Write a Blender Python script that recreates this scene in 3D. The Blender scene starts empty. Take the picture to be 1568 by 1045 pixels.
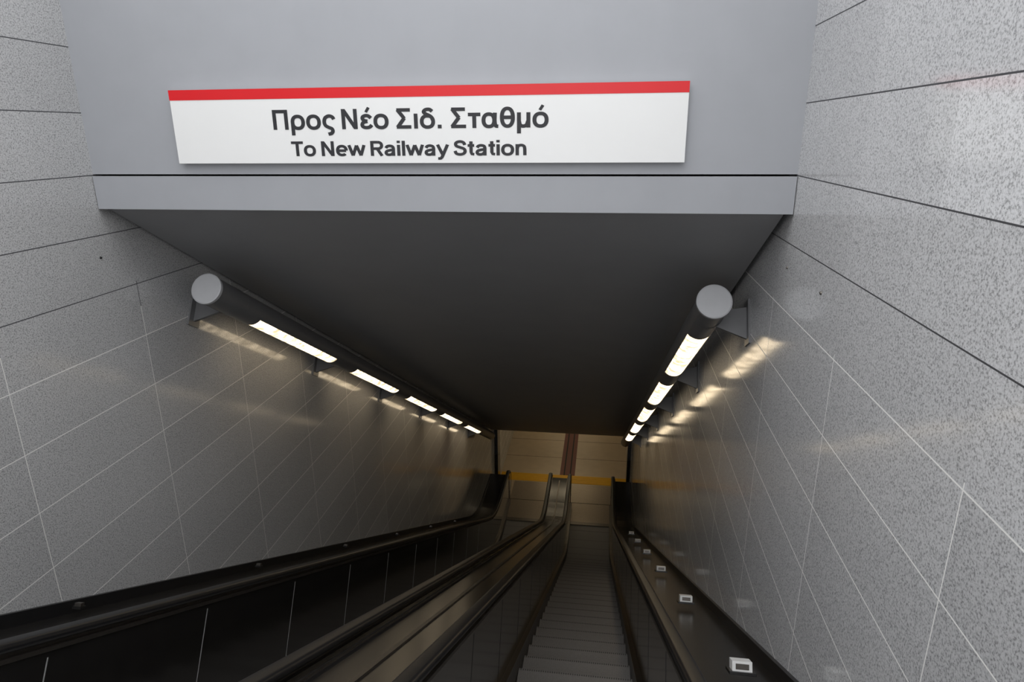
import bpy, math, random
from mathutils import Matrix, Vector
random.seed(3)
sc=bpy.context.scene
sc.view_settings.view_transform='Standard'
col=sc.collection
XL,XR=-2.821,0.909
YF=3.414; ZB=-.388; ZG=-.203
YE=15.65; TAN=math.tan(math.radians(30)); C30=math.cos(math.radians(30)); S30=.5
ZE=ZB-(YE-YF)*TAN
ZTOP=-2.14; ZBOT=-9.7
# ---------------------------------------------------------------- materials
def newmat(name):
    m=bpy.data.materials.new(name); m.use_nodes=True
    nt=m.node_tree; b=nt.nodes['Principled BSDF']
    return m,nt,b
def N(nt,t,**k):
    n=nt.nodes.new(t)
    for a,v in k.items(): setattr(n,a,v)
    return n
def math_(nt,op,a,b=None,c=None):
    n=N(nt,'ShaderNodeMath',operation=op)
    for i,v in enumerate((a,b,c)):
        if v is None: continue
        if isinstance(v,(int,float)): n.inputs[i].default_value=v
        else: nt.links.new(v,n.inputs[i])
    return n.outputs[0]
def mixc(nt,f,a,b,mode='MIX'):
    n=N(nt,'ShaderNodeMix',data_type='RGBA',blend_type=mode)
    for s,v in ((n.inputs[0],f),(n.inputs[6],a),(n.inputs[7],b)):
        if isinstance(v,(int,float)): s.default_value=v
        elif isinstance(v,tuple): s.default_value=v if len(v)==4 else (*v,1)
        else: nt.links.new(v,s)
    return n.outputs[2]
def simple(name,c,rough=.5,metal=0,nscale=20,namt=.15,bump=0,spec=.5):
    m,nt,b=newmat(name)
    tc=N(nt,'ShaderNodeTexCoord'); no=N(nt,'ShaderNodeTexNoise'); no.inputs['Scale'].default_value=nscale; no.inputs['Detail'].default_value=5
    nt.links.new(tc.outputs['Object'],no.inputs['Vector'])
    lo=tuple(x*(1-namt) for x in c); hi=tuple(min(1,x*(1+namt)) for x in c)
    nt.links.new(mixc(nt,no.outputs['Fac'],lo,hi),b.inputs['Base Color'])
    b.inputs['Roughness'].default_value=rough; b.inputs['Metallic'].default_value=metal
    b.inputs['Specular IOR Level'].default_value=spec
    if bump:
        bp=N(nt,'ShaderNodeBump'); bp.inputs['Strength'].default_value=bump; bp.inputs['Distance'].default_value=.01
        nt.links.new(no.outputs['Fac'],bp.inputs['Height']); nt.links.new(bp.outputs[0],b.inputs['Normal'])
    return m
def granite(name,base,patch=False,jl=(.85,.84,.80),zlim=-.8,jw=.0022):
    m,nt,b=newmat(name)
    tc=N(nt,'ShaderNodeTexCoord'); sp=N(nt,'ShaderNodeSeparateXYZ'); nt.links.new(tc.outputs['Object'],sp.inputs[0])
    y,z=sp.outputs[1],sp.outputs[2]
    n1=N(nt,'ShaderNodeTexNoise'); n1.inputs['Scale'].default_value=150; n1.inputs['Detail'].default_value=2; n1.inputs['Roughness'].default_value=.6
    n2=N(nt,'ShaderNodeTexNoise'); n2.inputs['Scale'].default_value=1.3; n2.inputs['Detail'].default_value=4
    for n in(n1,n2): nt.links.new(tc.outputs['Object'],n.inputs['Vector'])
    r=N(nt,'ShaderNodeValToRGB'); nt.links.new(n1.outputs['Fac'],r.inputs[0])
    e=r.color_ramp.elements; e[0].position=.34; e[0].color=tuple(x*.55 for x in base)+(1,); e[1].position=.62; e[1].color=tuple(min(1,x*1.2) for x in base)+(1,)
    mid=r.color_ramp.elements.new(.47); mid.color=tuple(x*1.0 for x in base)+(1,)
    H=.3275
    zi=math_(nt,'FLOOR',math_(nt,'DIVIDE',math_(nt,'ADD',z,.205+H*20),H))
    yi=math_(nt,'FLOOR',math_(nt,'ADD',y,-.6))
    cb=N(nt,'ShaderNodeCombineXYZ'); nt.links.new(yi,cb.inputs[0]); nt.links.new(zi,cb.inputs[1])
    wn=N(nt,'ShaderNodeTexWhiteNoise',noise_dimensions='2D'); nt.links.new(cb.outputs[0],wn.inputs['Vector'])
    tone=math_(nt,'ADD',math_(nt,'MULTIPLY',wn.outputs['Value'],.13),math_(nt,'ADD',math_(nt,'MULTIPLY',n2.outputs['Fac'],.16),.86))
    if patch: # one replaced, paler slab
        a=math_(nt,'MULTIPLY',math_(nt,'LESS_THAN',y,1.98),math_(nt,'GREATER_THAN',y,1.0))
        c_=math_(nt,'MULTIPLY',math_(nt,'LESS_THAN',z,.1225),math_(nt,'GREATER_THAN',z,-.205))
        tone=math_(nt,'ADD',tone,math_(nt,'MULTIPLY',math_(nt,'MULTIPLY',a,c_),.13))
    tn=N(nt,'ShaderNodeCombineXYZ')
    for i in range(3): nt.links.new(tone,tn.inputs[i])
    c=mixc(nt,1.0,r.outputs[0],tn.outputs[0],'MULTIPLY')
    dz=math_(nt,'PINGPONG',math_(nt,'ADD',z,.205+H*40),H/2)
    dy=math_(nt,'PINGPONG',math_(nt,'ADD',y,-.6+20),.5)
    jz=math_(nt,'LESS_THAN',dz,jw)
    jy=math_(nt,'MULTIPLY',math_(nt,'LESS_THAN',dy,jw*.9),math_(nt,'LESS_THAN',z,-.84))
    j=math_(nt,'MAXIMUM',jz,jy)
    up=math_(nt,'GREATER_THAN',z,zlim)
    jc=mixc(nt,up,jl,(.06,.06,.065))
    c=mixc(nt,j,c,jc)
    nt.links.new(c,b.inputs['Base Color'])
    b.inputs['Specular IOR Level'].default_value=.55
    rr=math_(nt,'ADD',math_(nt,'MULTIPLY',j,.5),.12); nt.links.new(rr,b.inputs['Roughness'])
    return m
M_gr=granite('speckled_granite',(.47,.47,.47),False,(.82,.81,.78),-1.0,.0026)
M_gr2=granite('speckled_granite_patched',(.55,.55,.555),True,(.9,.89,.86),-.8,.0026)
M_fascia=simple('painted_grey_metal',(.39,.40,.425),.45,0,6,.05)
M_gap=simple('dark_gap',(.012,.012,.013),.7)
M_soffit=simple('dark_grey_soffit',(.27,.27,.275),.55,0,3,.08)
M_black=simple('black_rubber',(.010,.010,.011),.38,0,30,.2)
M_panel=simple('dark_lacquered_panel',(.016,.015,.014),.14,0,8,.25)
M_deck=simple('dark_deck_lacquer',(.016,.015,.0145),.22,0,9,.25)
M_alu=simple('brushed_aluminium',(.16,.145,.13),.38,.9,60,.15)
M_skirt=simple('skirt_steel',(.10,.095,.09),.4,.5,30,.2)
M_joint=simple('panel_seam_metal',(.45,.45,.45),.4,.3)
M_tread=simple('step_aluminium',(.33,.315,.30),.5,.1,80,.22,.2)
M_nose=simple('step_nose',(.13,.125,.12),.6,.1,80,.2)
M_plate=simple('landing_plate_steel',(.36,.30,.23),.35,.4,40,.2)
M_tube=simple('lamp_housing_grey',(.17,.17,.175),.4,.2,20,.08)
M_cap=simple('lamp_cap_grey',(.50,.505,.52),.45,0,20,.05)
M_floor=simple('beige_stone_floor',(.52,.42,.29),.35,0,4,.12)
M_conc=simple('concrete',(.3,.29,.28),.8,0,6,.2)
M_yel=simple('yellow_tactile',(.75,.42,.02),.5,0,30,.1)
M_red=simple('dark_red_guide_tiles',(.16,.045,.03),.5,0,30,.2)
M_white=simple('sign_white_enamel',(.90,.90,.885),.35,0,5,.012)
M_signred=simple('sign_red_enamel',(.76,.010,.016),.35,0,5,.03)
M_ink=simple('sign_text_dark_grey',(.022,.022,.026),.5)
M_stud=simple('white_stud_plastic',(.85,.85,.83),.35,0,20,.05)
def emis(name,c,s):
    m,nt,b=newmat(name)
    b.inputs['Base Color'].default_value=(.8,.78,.7,1); b.inputs['Roughness'].default_value=.4
    tc=N(nt,'ShaderNodeTexCoord'); no=N(nt,'ShaderNodeTexNoise'); no.inputs['Scale'].default_value=14; nt.links.new(tc.outputs['Object'],no.inputs['Vector'])
    r=N(nt,'ShaderNodeValToRGB'); nt.links.new(no.outputs['Fac'],r.inputs[0])
    r.color_ramp.elements[0].position=.38; r.color_ramp.elements[0].color=(c[0]*.26,c[1]*.25,c[2]*.22,1)
    r.color_ramp.elements[1].position=.62; r.color_ramp.elements[1].color=(*c,1)
    nt.links.new(r.outputs[0],b.inputs['Emission Color']); b.inputs['Emission Strength'].default_value=s
    return m
M_lens=emis('lamp_diffuser_warm',(1,.80,.54),3.8)
M_hall_fill=emis('hall_fill_emitter',(1,.82,.55),8)  # glow for the added fill boxes over the lower hall
# ---------------------------------------------------------------- mesh helpers
class MB:
    def __init__(s): s.v=[];s.f=[];s.m=[];s.mats=[]
    def mi(s,mat):
        if mat not in s.mats: s.mats.append(mat)
        return s.mats.index(mat)
    def add(s,vs,fs,mat):
        o=len(s.v); s.v+= [tuple(v) for v in vs]; k=s.mi(mat)
        for f in fs: s.f.append([i+o for i in f]); s.m.append(k)
    def box(s,x0,x1,y0,y1,z0,z1,mat):
        vs=[(x,y,z) for x in(x0,x1) for y in(y0,y1) for z in(z0,z1)]
        s.add(vs,[(0,1,3,2),(4,6,7,5),(0,4,5,1),(2,3,7,6),(0,2,6,4),(1,5,7,3)],mat)
    def prism(s,poly,x0,x1,mat):
        n=len(poly)
        vs=[(x0,*p) for p in poly]+[(x1,*p) for p in poly]
        fs=[tuple(range(n))[::-1],tuple(range(n,2*n))]+[(i,(i+1)%n,(i+1)%n+n,i+n) for i in range(n)]
        s.add(vs,fs,mat)
    def ribbon(s,x0,x1,h0,h1,ys,mat,zf=None):
        zf=zf or z0
        vs=[];fs=[]
        for y in ys:
            z=zf(y); vs+=[(x0,y,z+h0),(x1,y,z+h0),(x1,y,z+h1),(x0,y,z+h1)]
        n=len(ys)
        for i in range(n-1):
            for k in range(4):
                a=i*4+k;b=i*4+(k+1)%4
                fs.append((a,b,b+4,a+4))
        fs.append((0,3,2,1));fs.append(tuple(4*(n-1)+k for k in range(4)))
        s.add(vs,fs,mat)
    def sweep(s,prof,path,mat):
        n=len(path);p=len(prof);vs=[];fs=[]
        for i,(y,z) in enumerate(path):
            a=path[max(0,i-1)];b=path[min(n-1,i+1)]
            ty,tz=b[0]-a[0],b[1]-a[1];l=math.hypot(ty,tz) or 1; ty/=l;tz/=l
            ny,nz=-tz,ty
            for (x,h) in prof: vs.append((x,y+ny*h,z+nz*h))
        for i in range(n-1):
            for k in range(p):
                a=i*p+k;b=i*p+(k+1)%p; fs.append((a,b,b+p,a+p))
        fs.append(tuple(range(p))[::-1]);fs.append(tuple((n-1)*p+k for k in range(p)))
        s.add(vs,fs,mat)
    def tn(s,x0,x1,t0,t1,n0,n1,mat):
        """box aligned with the incline: t along the slope, n perpendicular distance below the eye line"""
        def P(x,t,n): return (x,t*C30-n*S30,-t*S30-n*C30)
        vs=[P(x,t,n) for x in(x0,x1) for t in(t0,t1) for n in(n0,n1)]
        s.add(vs,[(0,1,3,2),(4,6,7,5),(0,4,5,1),(2,3,7,6),(0,2,6,4),(1,5,7,3)],mat)
    def obj(s,name,parent=None,smooth=False,bevel=0):
        me=bpy.data.meshes.new(name); me.from_pydata(s.v,[],s.f)
        for m in s.mats: me.materials.append(m)
        for p,k in zip(me.polygons,s.m): p.material_index=k
        me.update()
        import bmesh
        bm=bmesh.new(); bm.from_mesh(me); bmesh.ops.recalc_face_normals(bm,faces=bm.faces); bm.to_mesh(me); bm.free()
        o=bpy.data.objects.new(name,me); col.objects.link(o)
        if parent: o.parent=parent
        if smooth:
            for p in me.polygons: p.use_smooth=True
        if bevel:
            b=o.modifiers.new('bevel','BEVEL'); b.width=bevel; b.segments=2; b.limit_method='ANGLE'
        return o
def empty(name):
    e=bpy.data.objects.new(name,None); col.objects.link(e); return e
def smin(a,b,k):
    h=max(k-abs(a-b),0)/k; return min(a,b)-h*h*k*.25
def z0(y):
    a=smin(ZTOP,-1.848-TAN*y,.5)
    return -smin(-a,-ZBOT,.5)
def yr(a,b,st=.25):
    n=max(2,int(math.ceil((b-a)/st))+1); return [a+(b-a)*i/(n-1) for i in range(n)]
# ---------------------------------------------------------------- shell
WT=1.9
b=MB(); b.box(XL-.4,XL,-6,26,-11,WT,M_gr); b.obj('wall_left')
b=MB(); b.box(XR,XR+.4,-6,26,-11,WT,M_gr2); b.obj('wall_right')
b=MB(); b.box(XL-.4,XR+.4,26,26.3,-11,-7,M_floor); b.obj('wall_back')
b=MB()
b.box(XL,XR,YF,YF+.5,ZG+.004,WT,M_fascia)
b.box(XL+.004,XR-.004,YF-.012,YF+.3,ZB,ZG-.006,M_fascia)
b.box(XL,XR,YF+.02,YF+.4,ZB+.02,ZG+.02,M_gap)
b.obj('wall_front')
b=MB()
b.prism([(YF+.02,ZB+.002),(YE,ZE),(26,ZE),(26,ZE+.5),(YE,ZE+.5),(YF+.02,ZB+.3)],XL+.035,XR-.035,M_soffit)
b.prism([(YF+.05,ZB+.06),(YE,ZE+.06),(26,ZE+.06),(26,ZE+.8),(YE,ZE+.8),(YF+.05,ZB+.5)],XL,XR,M_gap)
b.obj('ceiling')
b=MB()
b.prism([(-6,ZTOP-.02),(.3,ZTOP-.02),(.3,ZTOP-.7),(14.2,-10.6),(14.9,-10.6),(14.9,ZBOT-.02),(26,ZBOT-.02),(26,-11),(-6,-11)],XL,XR,M_conc)
b.box(XL,XR,15,26,ZBOT-.02,ZBOT,M_floor)
b.obj('floor')
b=MB()
for yy in(18.6,19.8,21.0,22.2,23.4): b.box(XL,XR,yy-.006,yy+.006,ZBOT,ZBOT+.002,M_gap)
b.obj('trim_5')
def nz(n): return (1.6-n)/C30
b=MB(); b.ribbon(XL,XL+.022,nz(.84),nz(.765),yr(-3,15.6),M_black); b.obj('trim_1')
b=MB(); b.ribbon(XR-.022,XR,nz(.84),nz(.765),yr(-3,15.6),M_black); b.obj('trim_2')
b=MB(); b.box(XL,XL+.09,16.35,16.75,ZBOT,ZE,M_panel); b.obj('trim_3')
b=MB(); b.box(XR-.09,XR,16.35,16.75,ZBOT,ZE,M_panel); b.obj('trim_4')
b=MB()
b.box(XL+.02,XR-.02,17.05,17.5,ZBOT,ZBOT+.006,M_yel)
y=17.08
while y<17.5:
    b.box(XL+.02,XR-.02,y,y+.025,ZBOT+.006,ZBOT+.011,M_yel); y+=.07
b.obj('tactile_warning_strip')
b=MB()
b.box(-1.07,-.63,17.5,25.9,ZBOT,ZBOT+.004,M_red)
for i in range(5): b.box(-1.05+i*.09,-1.015+i*.09,17.5,25.9,ZBOT+.004,ZBOT+.012,M_gap if i%2 else M_red)
b.obj('tactile_guide_path')
for i,yy in enumerate((17.2,20.4,23.6)):  # added fill boxes, hidden by the soffit, to brighten the lower hall
    b=MB(); b.box(-1.9,0,yy-.16,yy+.16,ZE-.07,ZE-.001,M_tube); b.box(-1.87,-.03,yy-.13,yy+.13,ZE-.08,ZE-.07,M_hall_fill)
    b.obj('hall_fill_light' if i==0 else 'hall_fill_light.%03d'%i)
# ---------------------------------------------------------------- escalators
def rr_profile(cx,w,h,n=4):
    pts=[];r=h*.5
    for cxs,a0 in((cx+w/2-r,-90),(cx-w/2+r,90)):
        for i in range(n*2+1):
            a=math.radians(a0+180*i/(n*2)); pts.append((cxs+r*math.cos(a),r*math.sin(a)))
    return pts
YN=15.75
def escalator(name,cx,outL,outR,seamside):
    e=empty(name)
    b=MB(); hw=.5; y=-.1; Y1=15.0
    while y<Y1-.01:
        ye=min(y+.4,Y1); z=z0(ye)
        zn=z0(min(ye+.4,Y1))
        b.box(cx-hw,cx+hw,y,ye-.02,z-.03,z,M_tread)
        b.box(cx-hw,cx+hw,ye-.02,ye,z-.03,z-.001,M_nose)
        if z-zn>.01: b.box(cx-hw,cx+hw,ye-.03,ye-.004,zn-.03,z-.02,M_nose)
        k=0
        while k<50:
            x=cx-hw+.02*k+.006
            b.box(x,x+.009,y+.004,ye-.004,z,z+.006,M_tread); k+=1
        y+=.4
    b.obj('steps',e)
    b=MB()
    b.box(cx-.56,cx+.56,15.0,17.0,ZBOT,ZBOT+.012,M_plate)
    b.box(cx-.5,cx+.5,14.93,15.06,ZBOT+.002,ZBOT+.022,M_alu)
    b.box(cx-.56,cx+.56,15.98,16.0,ZBOT+.012,ZBOT+.014,M_gap)
    b.box(cx-.6,cx+.6,-1.9,-.1,ZTOP-.01,ZTOP+.012,M_plate)
    b.obj('landing_plates',e)
    for side,out,nm in((-1,outL,'left'),(1,outR,'right')):
        b=MB()
        def X(a,c):
            p,q=cx+side*a,cx+side*c; return (min(p,q),max(p,q))
        ys=yr(-.9,YN)
        b.ribbon(*X(.505,.55),-.14,.14,ys,M_skirt)
        b.ribbon(*X(.497,.56),.135,.155,ys,M_alu)
        b.ribbon(*X(.545,.60),.12,.90,ys,M_panel)
        b.ribbon(*X(.538,.575),.885,.905,ys,M_alu)
        for cy,sg,zz in((YN,1,ZBOT),(-.9,-1,ZTOP)):
            zc=zz+.905-.33; r=.33
            poly=[(cy,zz+.01),(cy+sg*.2,zz+.01)]+[(cy+sg*r*math.cos(a),zc+r*math.sin(a)) for a in [math.radians(-50+140*i/14) for i in range(15)]]
            b.prism(poly,*X(.535,.63),M_panel)
        t=2.83-1.22
        while t<15:
            b.tn(*X(.5435,.546),t-.003,t+.003,.86,1.44,M_joint if nm==seamside else M_gap); t+=1.22
        b.obj('balustrade_'+nm,e)
        b=MB(); R=.34; H=.955
        path=[]
        for i in range(13):
            a=math.radians(250-160*i/12); path.append((-.9+R*math.cos(a),ZTOP+H-R+R*math.sin(a)))
        path+=[(y,z0(y)+H) for y in yr(-.7,YN-.15,.2)]
        for i in range(13):
            a=math.radians(90-160*i/12); path.append((YN+R*math.cos(a),ZBOT+H-R+R*math.sin(a)))
        b.sweep(rr_profile(cx+side*.575,.09,.045),path,M_black)
        b.sweep([(cx+side*.575-.018,-.05),(cx+side*.575+.018,-.05),(cx+side*.575+.018,-.01),(cx+side*.575-.018,-.01)],path[6:-6],M_alu)
        b.obj('handrail_'+nm,e,smooth=True)
        b=MB(); x0,x1=sorted((cx+side*.60,out))
        b.ribbon(x0,x1,.84,.885,yr(-.9,YN),M_deck)
        b.ribbon(x0,x1,.0,.84,yr(YN-.15,YN),M_deck)
        xa,xb=sorted((cx+side*.625,cx+side*.637)); b.ribbon(xa,xb,.885,.893,yr(-.9,YN),M_alu)
        b.obj('deck_'+nm,e)
    return e
CR,CL=-.125,-1.79; MID=(CR+CL)/2
escalator('escalator',CR,MID,XR-.001,None)
escalator('escalator.001',CL,XL+.001,MID,'left')
b=MB()
b.ribbon(MID-.012,MID+.012,.885,.897,yr(-.9,15.6),M_alu)
b.obj('trim_6')
def studs(name,x,s,mat):
    b=MB(); t=3.45
    while t<14.5:
        n=.80-.018
        b.tn(x-.045*s,x+.045*s,t-.035*s,t+.035*s,n-.045*s,n,mat)
        b.tn(x-.03*s,x+.03*s,t-.037*s,t-.035*s,n-.035*s,n-.01*s,M_alu)
        b.tn(x-.06*s,x+.06*s,t-.05*s,t+.05*s,n-.002,n+.012,M_deck)
        t+=1.95
    b.obj(name,bevel=.004)
studs('anti_slide_deck_blocks',.70,1.0,M_stud)
studs('anti_slide_deck_blocks.001',XL+.10,.4,M_alu)
# ---------------------------------------------------------------- tubular lamps
def lamp(name,x,wall):
    e=empty(name); r=.098; t0,t1=3.87,16.0; nn=-1.125; seg=40
    def P(a,t,rad):
        X=x+rad*math.sin(a); n=nn+rad*math.cos(a)
        return (X,t*C30-n*S30,-t*S30-n*C30)
    lit=[(4.45+2.05*k,4.45+2.05*k+1.5) for k in range(5)]
    cuts=[t0]+[v for l in lit for v in l]+[t1]
    hl=math.radians(52)
    A=[-hl+2*hl*i/12 for i in range(13)]
    B=[hl+(2*math.pi-2*hl)*i/30 for i in range(31)]
    b=MB()
    for i in range(len(cuts)-1):
        a,c=cuts[i],cuts[i+1]; islit=i%2==1
        for arr,ok in((B,True),(A,not islit)):
            if not ok: continue
            vs=[P(q,t,r) for t in(a,c) for q in arr]; n=len(arr)
            b.add(vs,[(k,k+1,k+1+n,k+n) for k in range(n-1)],M_tube)
    circ=[2*math.pi*i/seg for i in range(seg)]
    b.add([P(q,t1,r) for q in circ],[tuple(range(seg))],M_tube)
    h=b.obj('housing',e,smooth=False)
    for p in h.data.polygons: p.use_smooth=len(p.vertices)==4
    b=MB()
    vs=[P(q,t0-.012,r*1.06) for q in circ]+[P(q,t0+.01,r*1.06) for q in circ]+[P(q,t0-.016,r*.98) for q in circ]
    fs=[(i,(i+1)%seg,(i+1)%seg+seg,i+seg) for i in range(seg)]+[(i,(i+1)%seg,(i+1)%seg+2*seg,i+2*seg) for i in range(seg)]+[tuple(range(2*seg,3*seg)),tuple(range(seg,2*seg))]
    b.add(vs,fs,M_cap); b.obj('end_cap',e)
    b=MB()
    for a,c in lit:
        vs=[P(q,t,r*.96) for t in(a,c) for q in A]; n=13
        b.add(vs,[(k,k+1,k+1+n,k+n) for k in range(n-1)],M_lens)
    b.obj('diffusers',e,smooth=True)
    b=MB()
    s=1 if wall>x else -1
    for t in[4.15]+[6.22+2.05*k for k in range(5)]:
        def Q(X,tt,n): return (X,tt*C30-n*S30,-tt*S30-n*C30)
        tri=[(x+s*r*.8,nn-.02),(wall,nn-.05),(wall,nn+.16),(x+s*r*.6,nn+r*.85)]
        vs=[Q(X,t-.012,n) for X,n in tri]+[Q(X,t+.012,n) for X,n in tri]
        b.add(vs,[(0,1,2,3),(7,6,5,4)]+[(i,(i+1)%4,(i+1)%4+4,i+4) for i in range(4)],M_tube)
        xa,xb=sorted((wall,wall-s*.012)); b.tn(xa,xb,t-.06,t+.06,nn-.09,nn+.19,M_tube)
        b.add([P(q,tt,r*1.03) for tt in(t-.03,t+.03) for q in circ],[(k,(k+1)%seg,(k+1)%seg+seg,k+seg) for k in range(seg)],M_tube)
    b.obj('brackets',e)
lamp('tubular_ceiling_lamp',XR-.253,XR)
lamp('tubular_ceiling_lamp.001',XL+.253,XL)
# ---------------------------------------------------------------- wall studs
b=MB()
def bolt(x,s,y,z):
    n=12; r=.008
    vs=[(x,y+r*math.cos(2*math.pi*i/n),z+r*math.sin(2*math.pi*i/n)) for i in range(n)]+[(x+s*.006,y+.7*r*math.cos(2*math.pi*i/n),z+.7*r*math.sin(2*math.pi*i/n)) for i in range(n)]
    b.add(vs,[(i,(i+1)%n,(i+1)%n+n,i+n) for i in range(n)]+[tuple(range(n,2*n))],M_gap if s>0 else M_alu)
for y in(2.45,3.35): bolt(XL,1,y,-.655)
for y in(2.85,3.4): bolt(XR,-1,y,-.65)
b.obj('wall_anchor_bolts')
# ---------------------------------------------------------------- sign
sg=empty('station_sign')
SX0,SX1,SZ0,SZ1=-2.266,.371,-.142,.226; SY=YF-.04
b=MB()
b.box(SX0,SX1,SY,SY+.022,SZ0,SZ1,M_white); b.obj('board',sg,bevel=.002)
b=MB(); b.box(SX0,SX1,SY-.0015,SY,SZ1-.050,SZ1,M_signred); b.obj('red_band',sg)
b=MB()
for x in(-2.0,-1.0,.1): b.box(x-.03,x+.03,SY+.022,YF,SZ0+.05,SZ1-.05,M_gap)
b.obj('mounting_rails',sg)
def L(*p): return ('L',list(p))
def Cc(*p):
    q=[(2*p[0][0]-p[1][0],2*p[0][1]-p[1][1])]+list(p)+[(2*p[-1][0]-p[-2][0],2*p[-1][1]-p[-2][1])]
    o=[]
    for i in range(1,len(q)-2):
        for k in range(6):
            t=k/6
            o.append(tuple(.5*(2*q[i][d]+(q[i+1][d]-q[i-1][d])*t+(2*q[i-1][d]-5*q[i][d]+4*q[i+1][d]-q[i+2][d])*t*t+(3*q[i][d]-q[i-1][d]-3*q[i+1][d]+q[i+2][d])*t**3) for d in(0,1)))
    o.append(p[-1]); return ('L',o)
def E(cx,cy,rx,ry,a0=0,a1=360):
    n=int(abs(a1-a0)/10)+1
    pts=[]
    for i in range(n+1):
        a=math.radians(a0+(a1-a0)*i/n); c,s=math.cos(a),math.sin(a)
        k=.88
        pts.append((cx+rx*math.copysign(abs(c)**k,c),cy+ry*math.copysign(abs(s)**k,s)))
    return ('O' if a1-a0==360 else 'L',pts[:-1] if a1-a0==360 else pts)
ACC=('A',[(.33,.83),(.46,1.06)])
O_=E(.36,.365,.255,.3)
G={
'Π':([L((.14,0),(.14,1)),L((.1,.915),(.72,.915)),L((.68,1),(.68,0))],.84),
'ρ':([E(.375,.365,.245,.3),L((.13,.4),(.13,-.29))],.74),
'ο':([O_],.73),
'ς':([Cc((.57,.5),(.5,.62),(.34,.665),(.18,.57),(.125,.38),(.17,.2),(.31,.1),(.45,.03),(.49,-.09),(.42,-.2),(.27,-.24))],.63),
'Ν':([L((.14,0),(.14,1)),L((.16,.95),(.66,.05)),L((.68,0),(.68,1))],.84),
'έ':([Cc((.57,.2),(.47,.1),(.32,.07),(.18,.11),(.135,.21),(.2,.33),(.38,.385)),Cc((.38,.385),(.22,.43),(.16,.53),(.2,.62),(.33,.665),(.45,.63),(.54,.54)),ACC],.63),
'Σ':([L((.1,.915),(.7,.915)),L((.14,.93),(.43,.5)),L((.43,.52),(.12,.07)),L((.08,.085),(.73,.085))],.80),
'ι':([L((.14,0),(.14,.73))],.29),
'δ':([E(.36,.34,.25,.275),Cc((.58,.83),(.46,.925),(.29,.91),(.21,.81),(.29,.71),(.43,.64),(.54,.55),(.6,.4))],.73),
'.':([L((.16,0),(.16,.18))],.34),
'τ':([L((.02,.655),(.56,.655)),L((.29,.655),(.29,0))],.58),
'α':([E(.34,.365,.23,.3),L((.60,.73),(.585,.36)),Cc((.585,.36),(.60,.2),(.64,.09),(.74,.075))],.78),
'θ':([E(.35,.5,.235,.425),L((.12,.5),(.58,.5))],.70),
'μ':([L((.14,.73),(.14,-.28)),Cc((.14,.32),(.19,.13),(.32,.07),(.46,.13),(.53,.32)),L((.54,.73),(.54,0))],.69),
'ό':([O_,ACC],.73),
'T':([L((.02,.915),(.7,.915)),L((.36,.915),(.36,0))],.70),
'o':([O_],.73),
'N':([L((.14,0),(.14,1)),L((.16,.95),(.66,.05)),L((.68,0),(.68,1))],.84),
'e':([L((.12,.36),(.59,.36)),E(.36,.365,.245,.3,0,315)],.71),
'w':([L((.06,.73),(.26,.03)),L((.26,.03),(.48,.71)),L((.48,.71),(.70,.03)),L((.70,.03),(.90,.73))],.96),
'R':([L((.14,0),(.14,1)),L((.14,.915),(.46,.915)),E(.46,.70,.21,.215,90,-90),L((.46,.485),(.14,.485)),L((.42,.48),(.67,0))],.78),
'a':([Cc((.12,.52),(.2,.63),(.34,.665),(.48,.62),(.53,.5),(.53,.3)),L((.53,.4),(.53,0)),Cc((.53,.4),(.33,.37),(.17,.31),(.12,.2),(.17,.1),(.29,.07),(.43,.11),(.53,.24))],.69),
'i':([L((.13,0),(.13,.73)),L((.13,.85),(.13,1.01))],.27),
'l':([L((.13,0),(.13,1))],.27),
'y':([L((.06,.73),(.33,.04)),L((.6,.73),(.33,.02),(.27,-.12),(.2,-.19),(.07,-.19))],.65),
'S':([Cc((.63,.7),(.56,.86),(.38,.925),(.2,.87),(.14,.74),(.2,.62),(.38,.54),(.57,.45),(.64,.3),(.57,.14),(.38,.075),(.18,.13),(.1,.31))],.75),
't':([L((.21,.93),(.21,.22),(.25,.1),(.38,.085)),L((.03,.66),(.38,.66))],.41),
'n':([L((.13,0),(.13,.73)),Cc((.13,.42),(.18,.6),(.33,.665),(.47,.61),(.52,.45),(.53,0))],.67),
' ':([],.24)}
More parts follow.
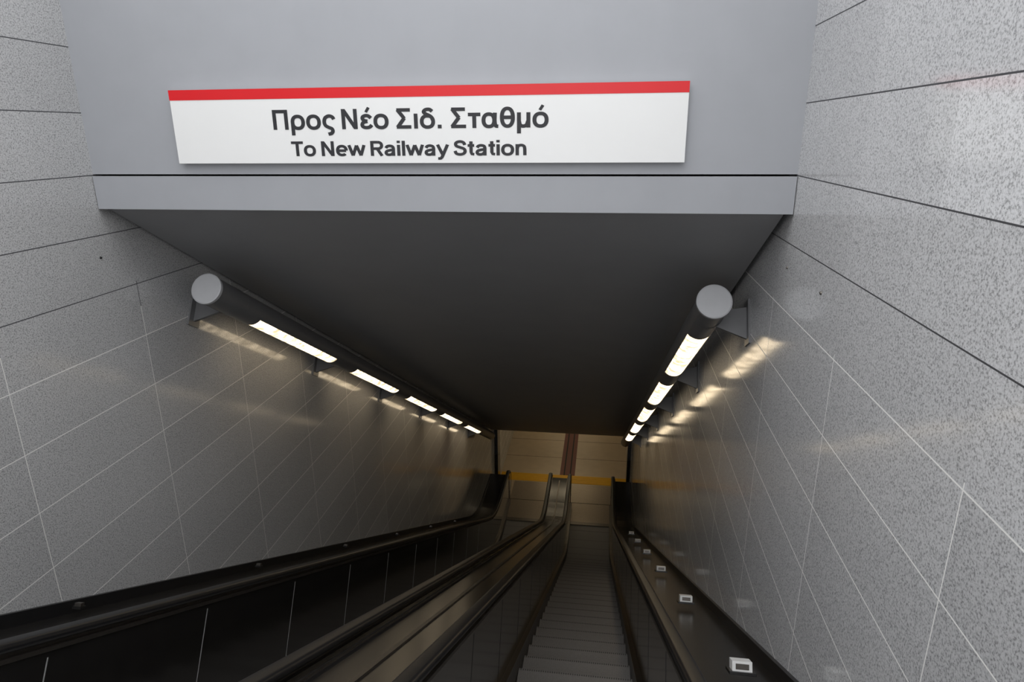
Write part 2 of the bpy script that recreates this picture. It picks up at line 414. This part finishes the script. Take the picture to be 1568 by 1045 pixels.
def text(s,name,x0,x1,zb,cap,w=.165):
    V=[];Fc=[];pen=0;si=0
    for ch in s:
        st,adv=G[ch]
        for kind,pts in st:
            si+=1; dep=SY-.0012-.00012*(si%5)
            ww=(w*.75 if kind=='A' else w)/2; n=len(pts); o=len(V)
            for i in range(n):
                if kind=='O': a,c=pts[i-1],pts[(i+1)%n]
                else: a,c=pts[max(0,i-1)],pts[min(n-1,i+1)]
                dx,dy=c[0]-a[0],c[1]-a[1]; l=math.hypot(dx,dy) or 1
                nx,ny=-dy/l*ww,dx/l*ww
                V.append((pen+pts[i][0]+nx,pts[i][1]+ny,dep)); V.append((pen+pts[i][0]-nx,pts[i][1]-ny,dep))
            m=n if kind=='O' else n-1
            for i in range(m):
                k=o+2*i; q=o+2*((i+1)%n); Fc.append((k,k+1,q+1,q))
        pen+=adv
    xs=[v[0] for v in V]; a,c=min(xs),max(xs)
    me=bpy.data.meshes.new(name)
    me.from_pydata([(x0+(x-a)/(c-a)*(x1-x0),d,zb+z*cap) for x,z,d in V],[],Fc)
    me.materials.append(M_ink)
    o=bpy.data.objects.new(name,me); col.objects.link(o); o.parent=sg
text('Προς Νέο Σιδ. Σταθμό','text_greek',-1.708,-.287,.026,.097,.17)
text('To New Railway Station','text_english',-1.622,-.395,-.105,.073,.178)
# ---------------------------------------------------------------- sky
w=bpy.data.worlds.new('World'); sc.world=w; w.use_nodes=True
nt=w.node_tree; bg=nt.nodes['Background']
tc=N(nt,'ShaderNodeTexCoord'); sp=N(nt,'ShaderNodeSeparateXYZ'); nt.links.new(tc.outputs['Generated'],sp.inputs[0])
r=N(nt,'ShaderNodeValToRGB'); nt.links.new(sp.outputs[2],r.inputs[0])
r.color_ramp.elements[0].position=0; r.color_ramp.elements[0].color=(.80,.81,.83,1)
r.color_ramp.elements[1].position=.7; r.color_ramp.elements[1].color=(.97,.98,1,1)
nt.links.new(r.outputs[0],bg.inputs[0]); bg.inputs[1].default_value=2.5
# ---------------------------------------------------------------- camera
p,yw,ro=.3054,.1401,-.0083
F=Vector((-math.sin(yw)*math.cos(p),math.cos(yw)*math.cos(p),-math.sin(p)))
R0=Vector((math.cos(yw),math.sin(yw),0)); U0=R0.cross(F)
Rv=R0*math.cos(ro)+U0*math.sin(ro); Uv=-R0*math.sin(ro)+U0*math.cos(ro)
cam=bpy.data.cameras.new('camera'); co=bpy.data.objects.new('camera',cam); col.objects.link(co)
co.matrix_world=Matrix((( Rv.x,Uv.x,-F.x,0),(Rv.y,Uv.y,-F.y,0),(Rv.z,Uv.z,-F.z,0),(0,0,0,1)))
cam.sensor_width=36; cam.lens=1010.3/1568*36; cam.clip_start=.05
sc.camera=co
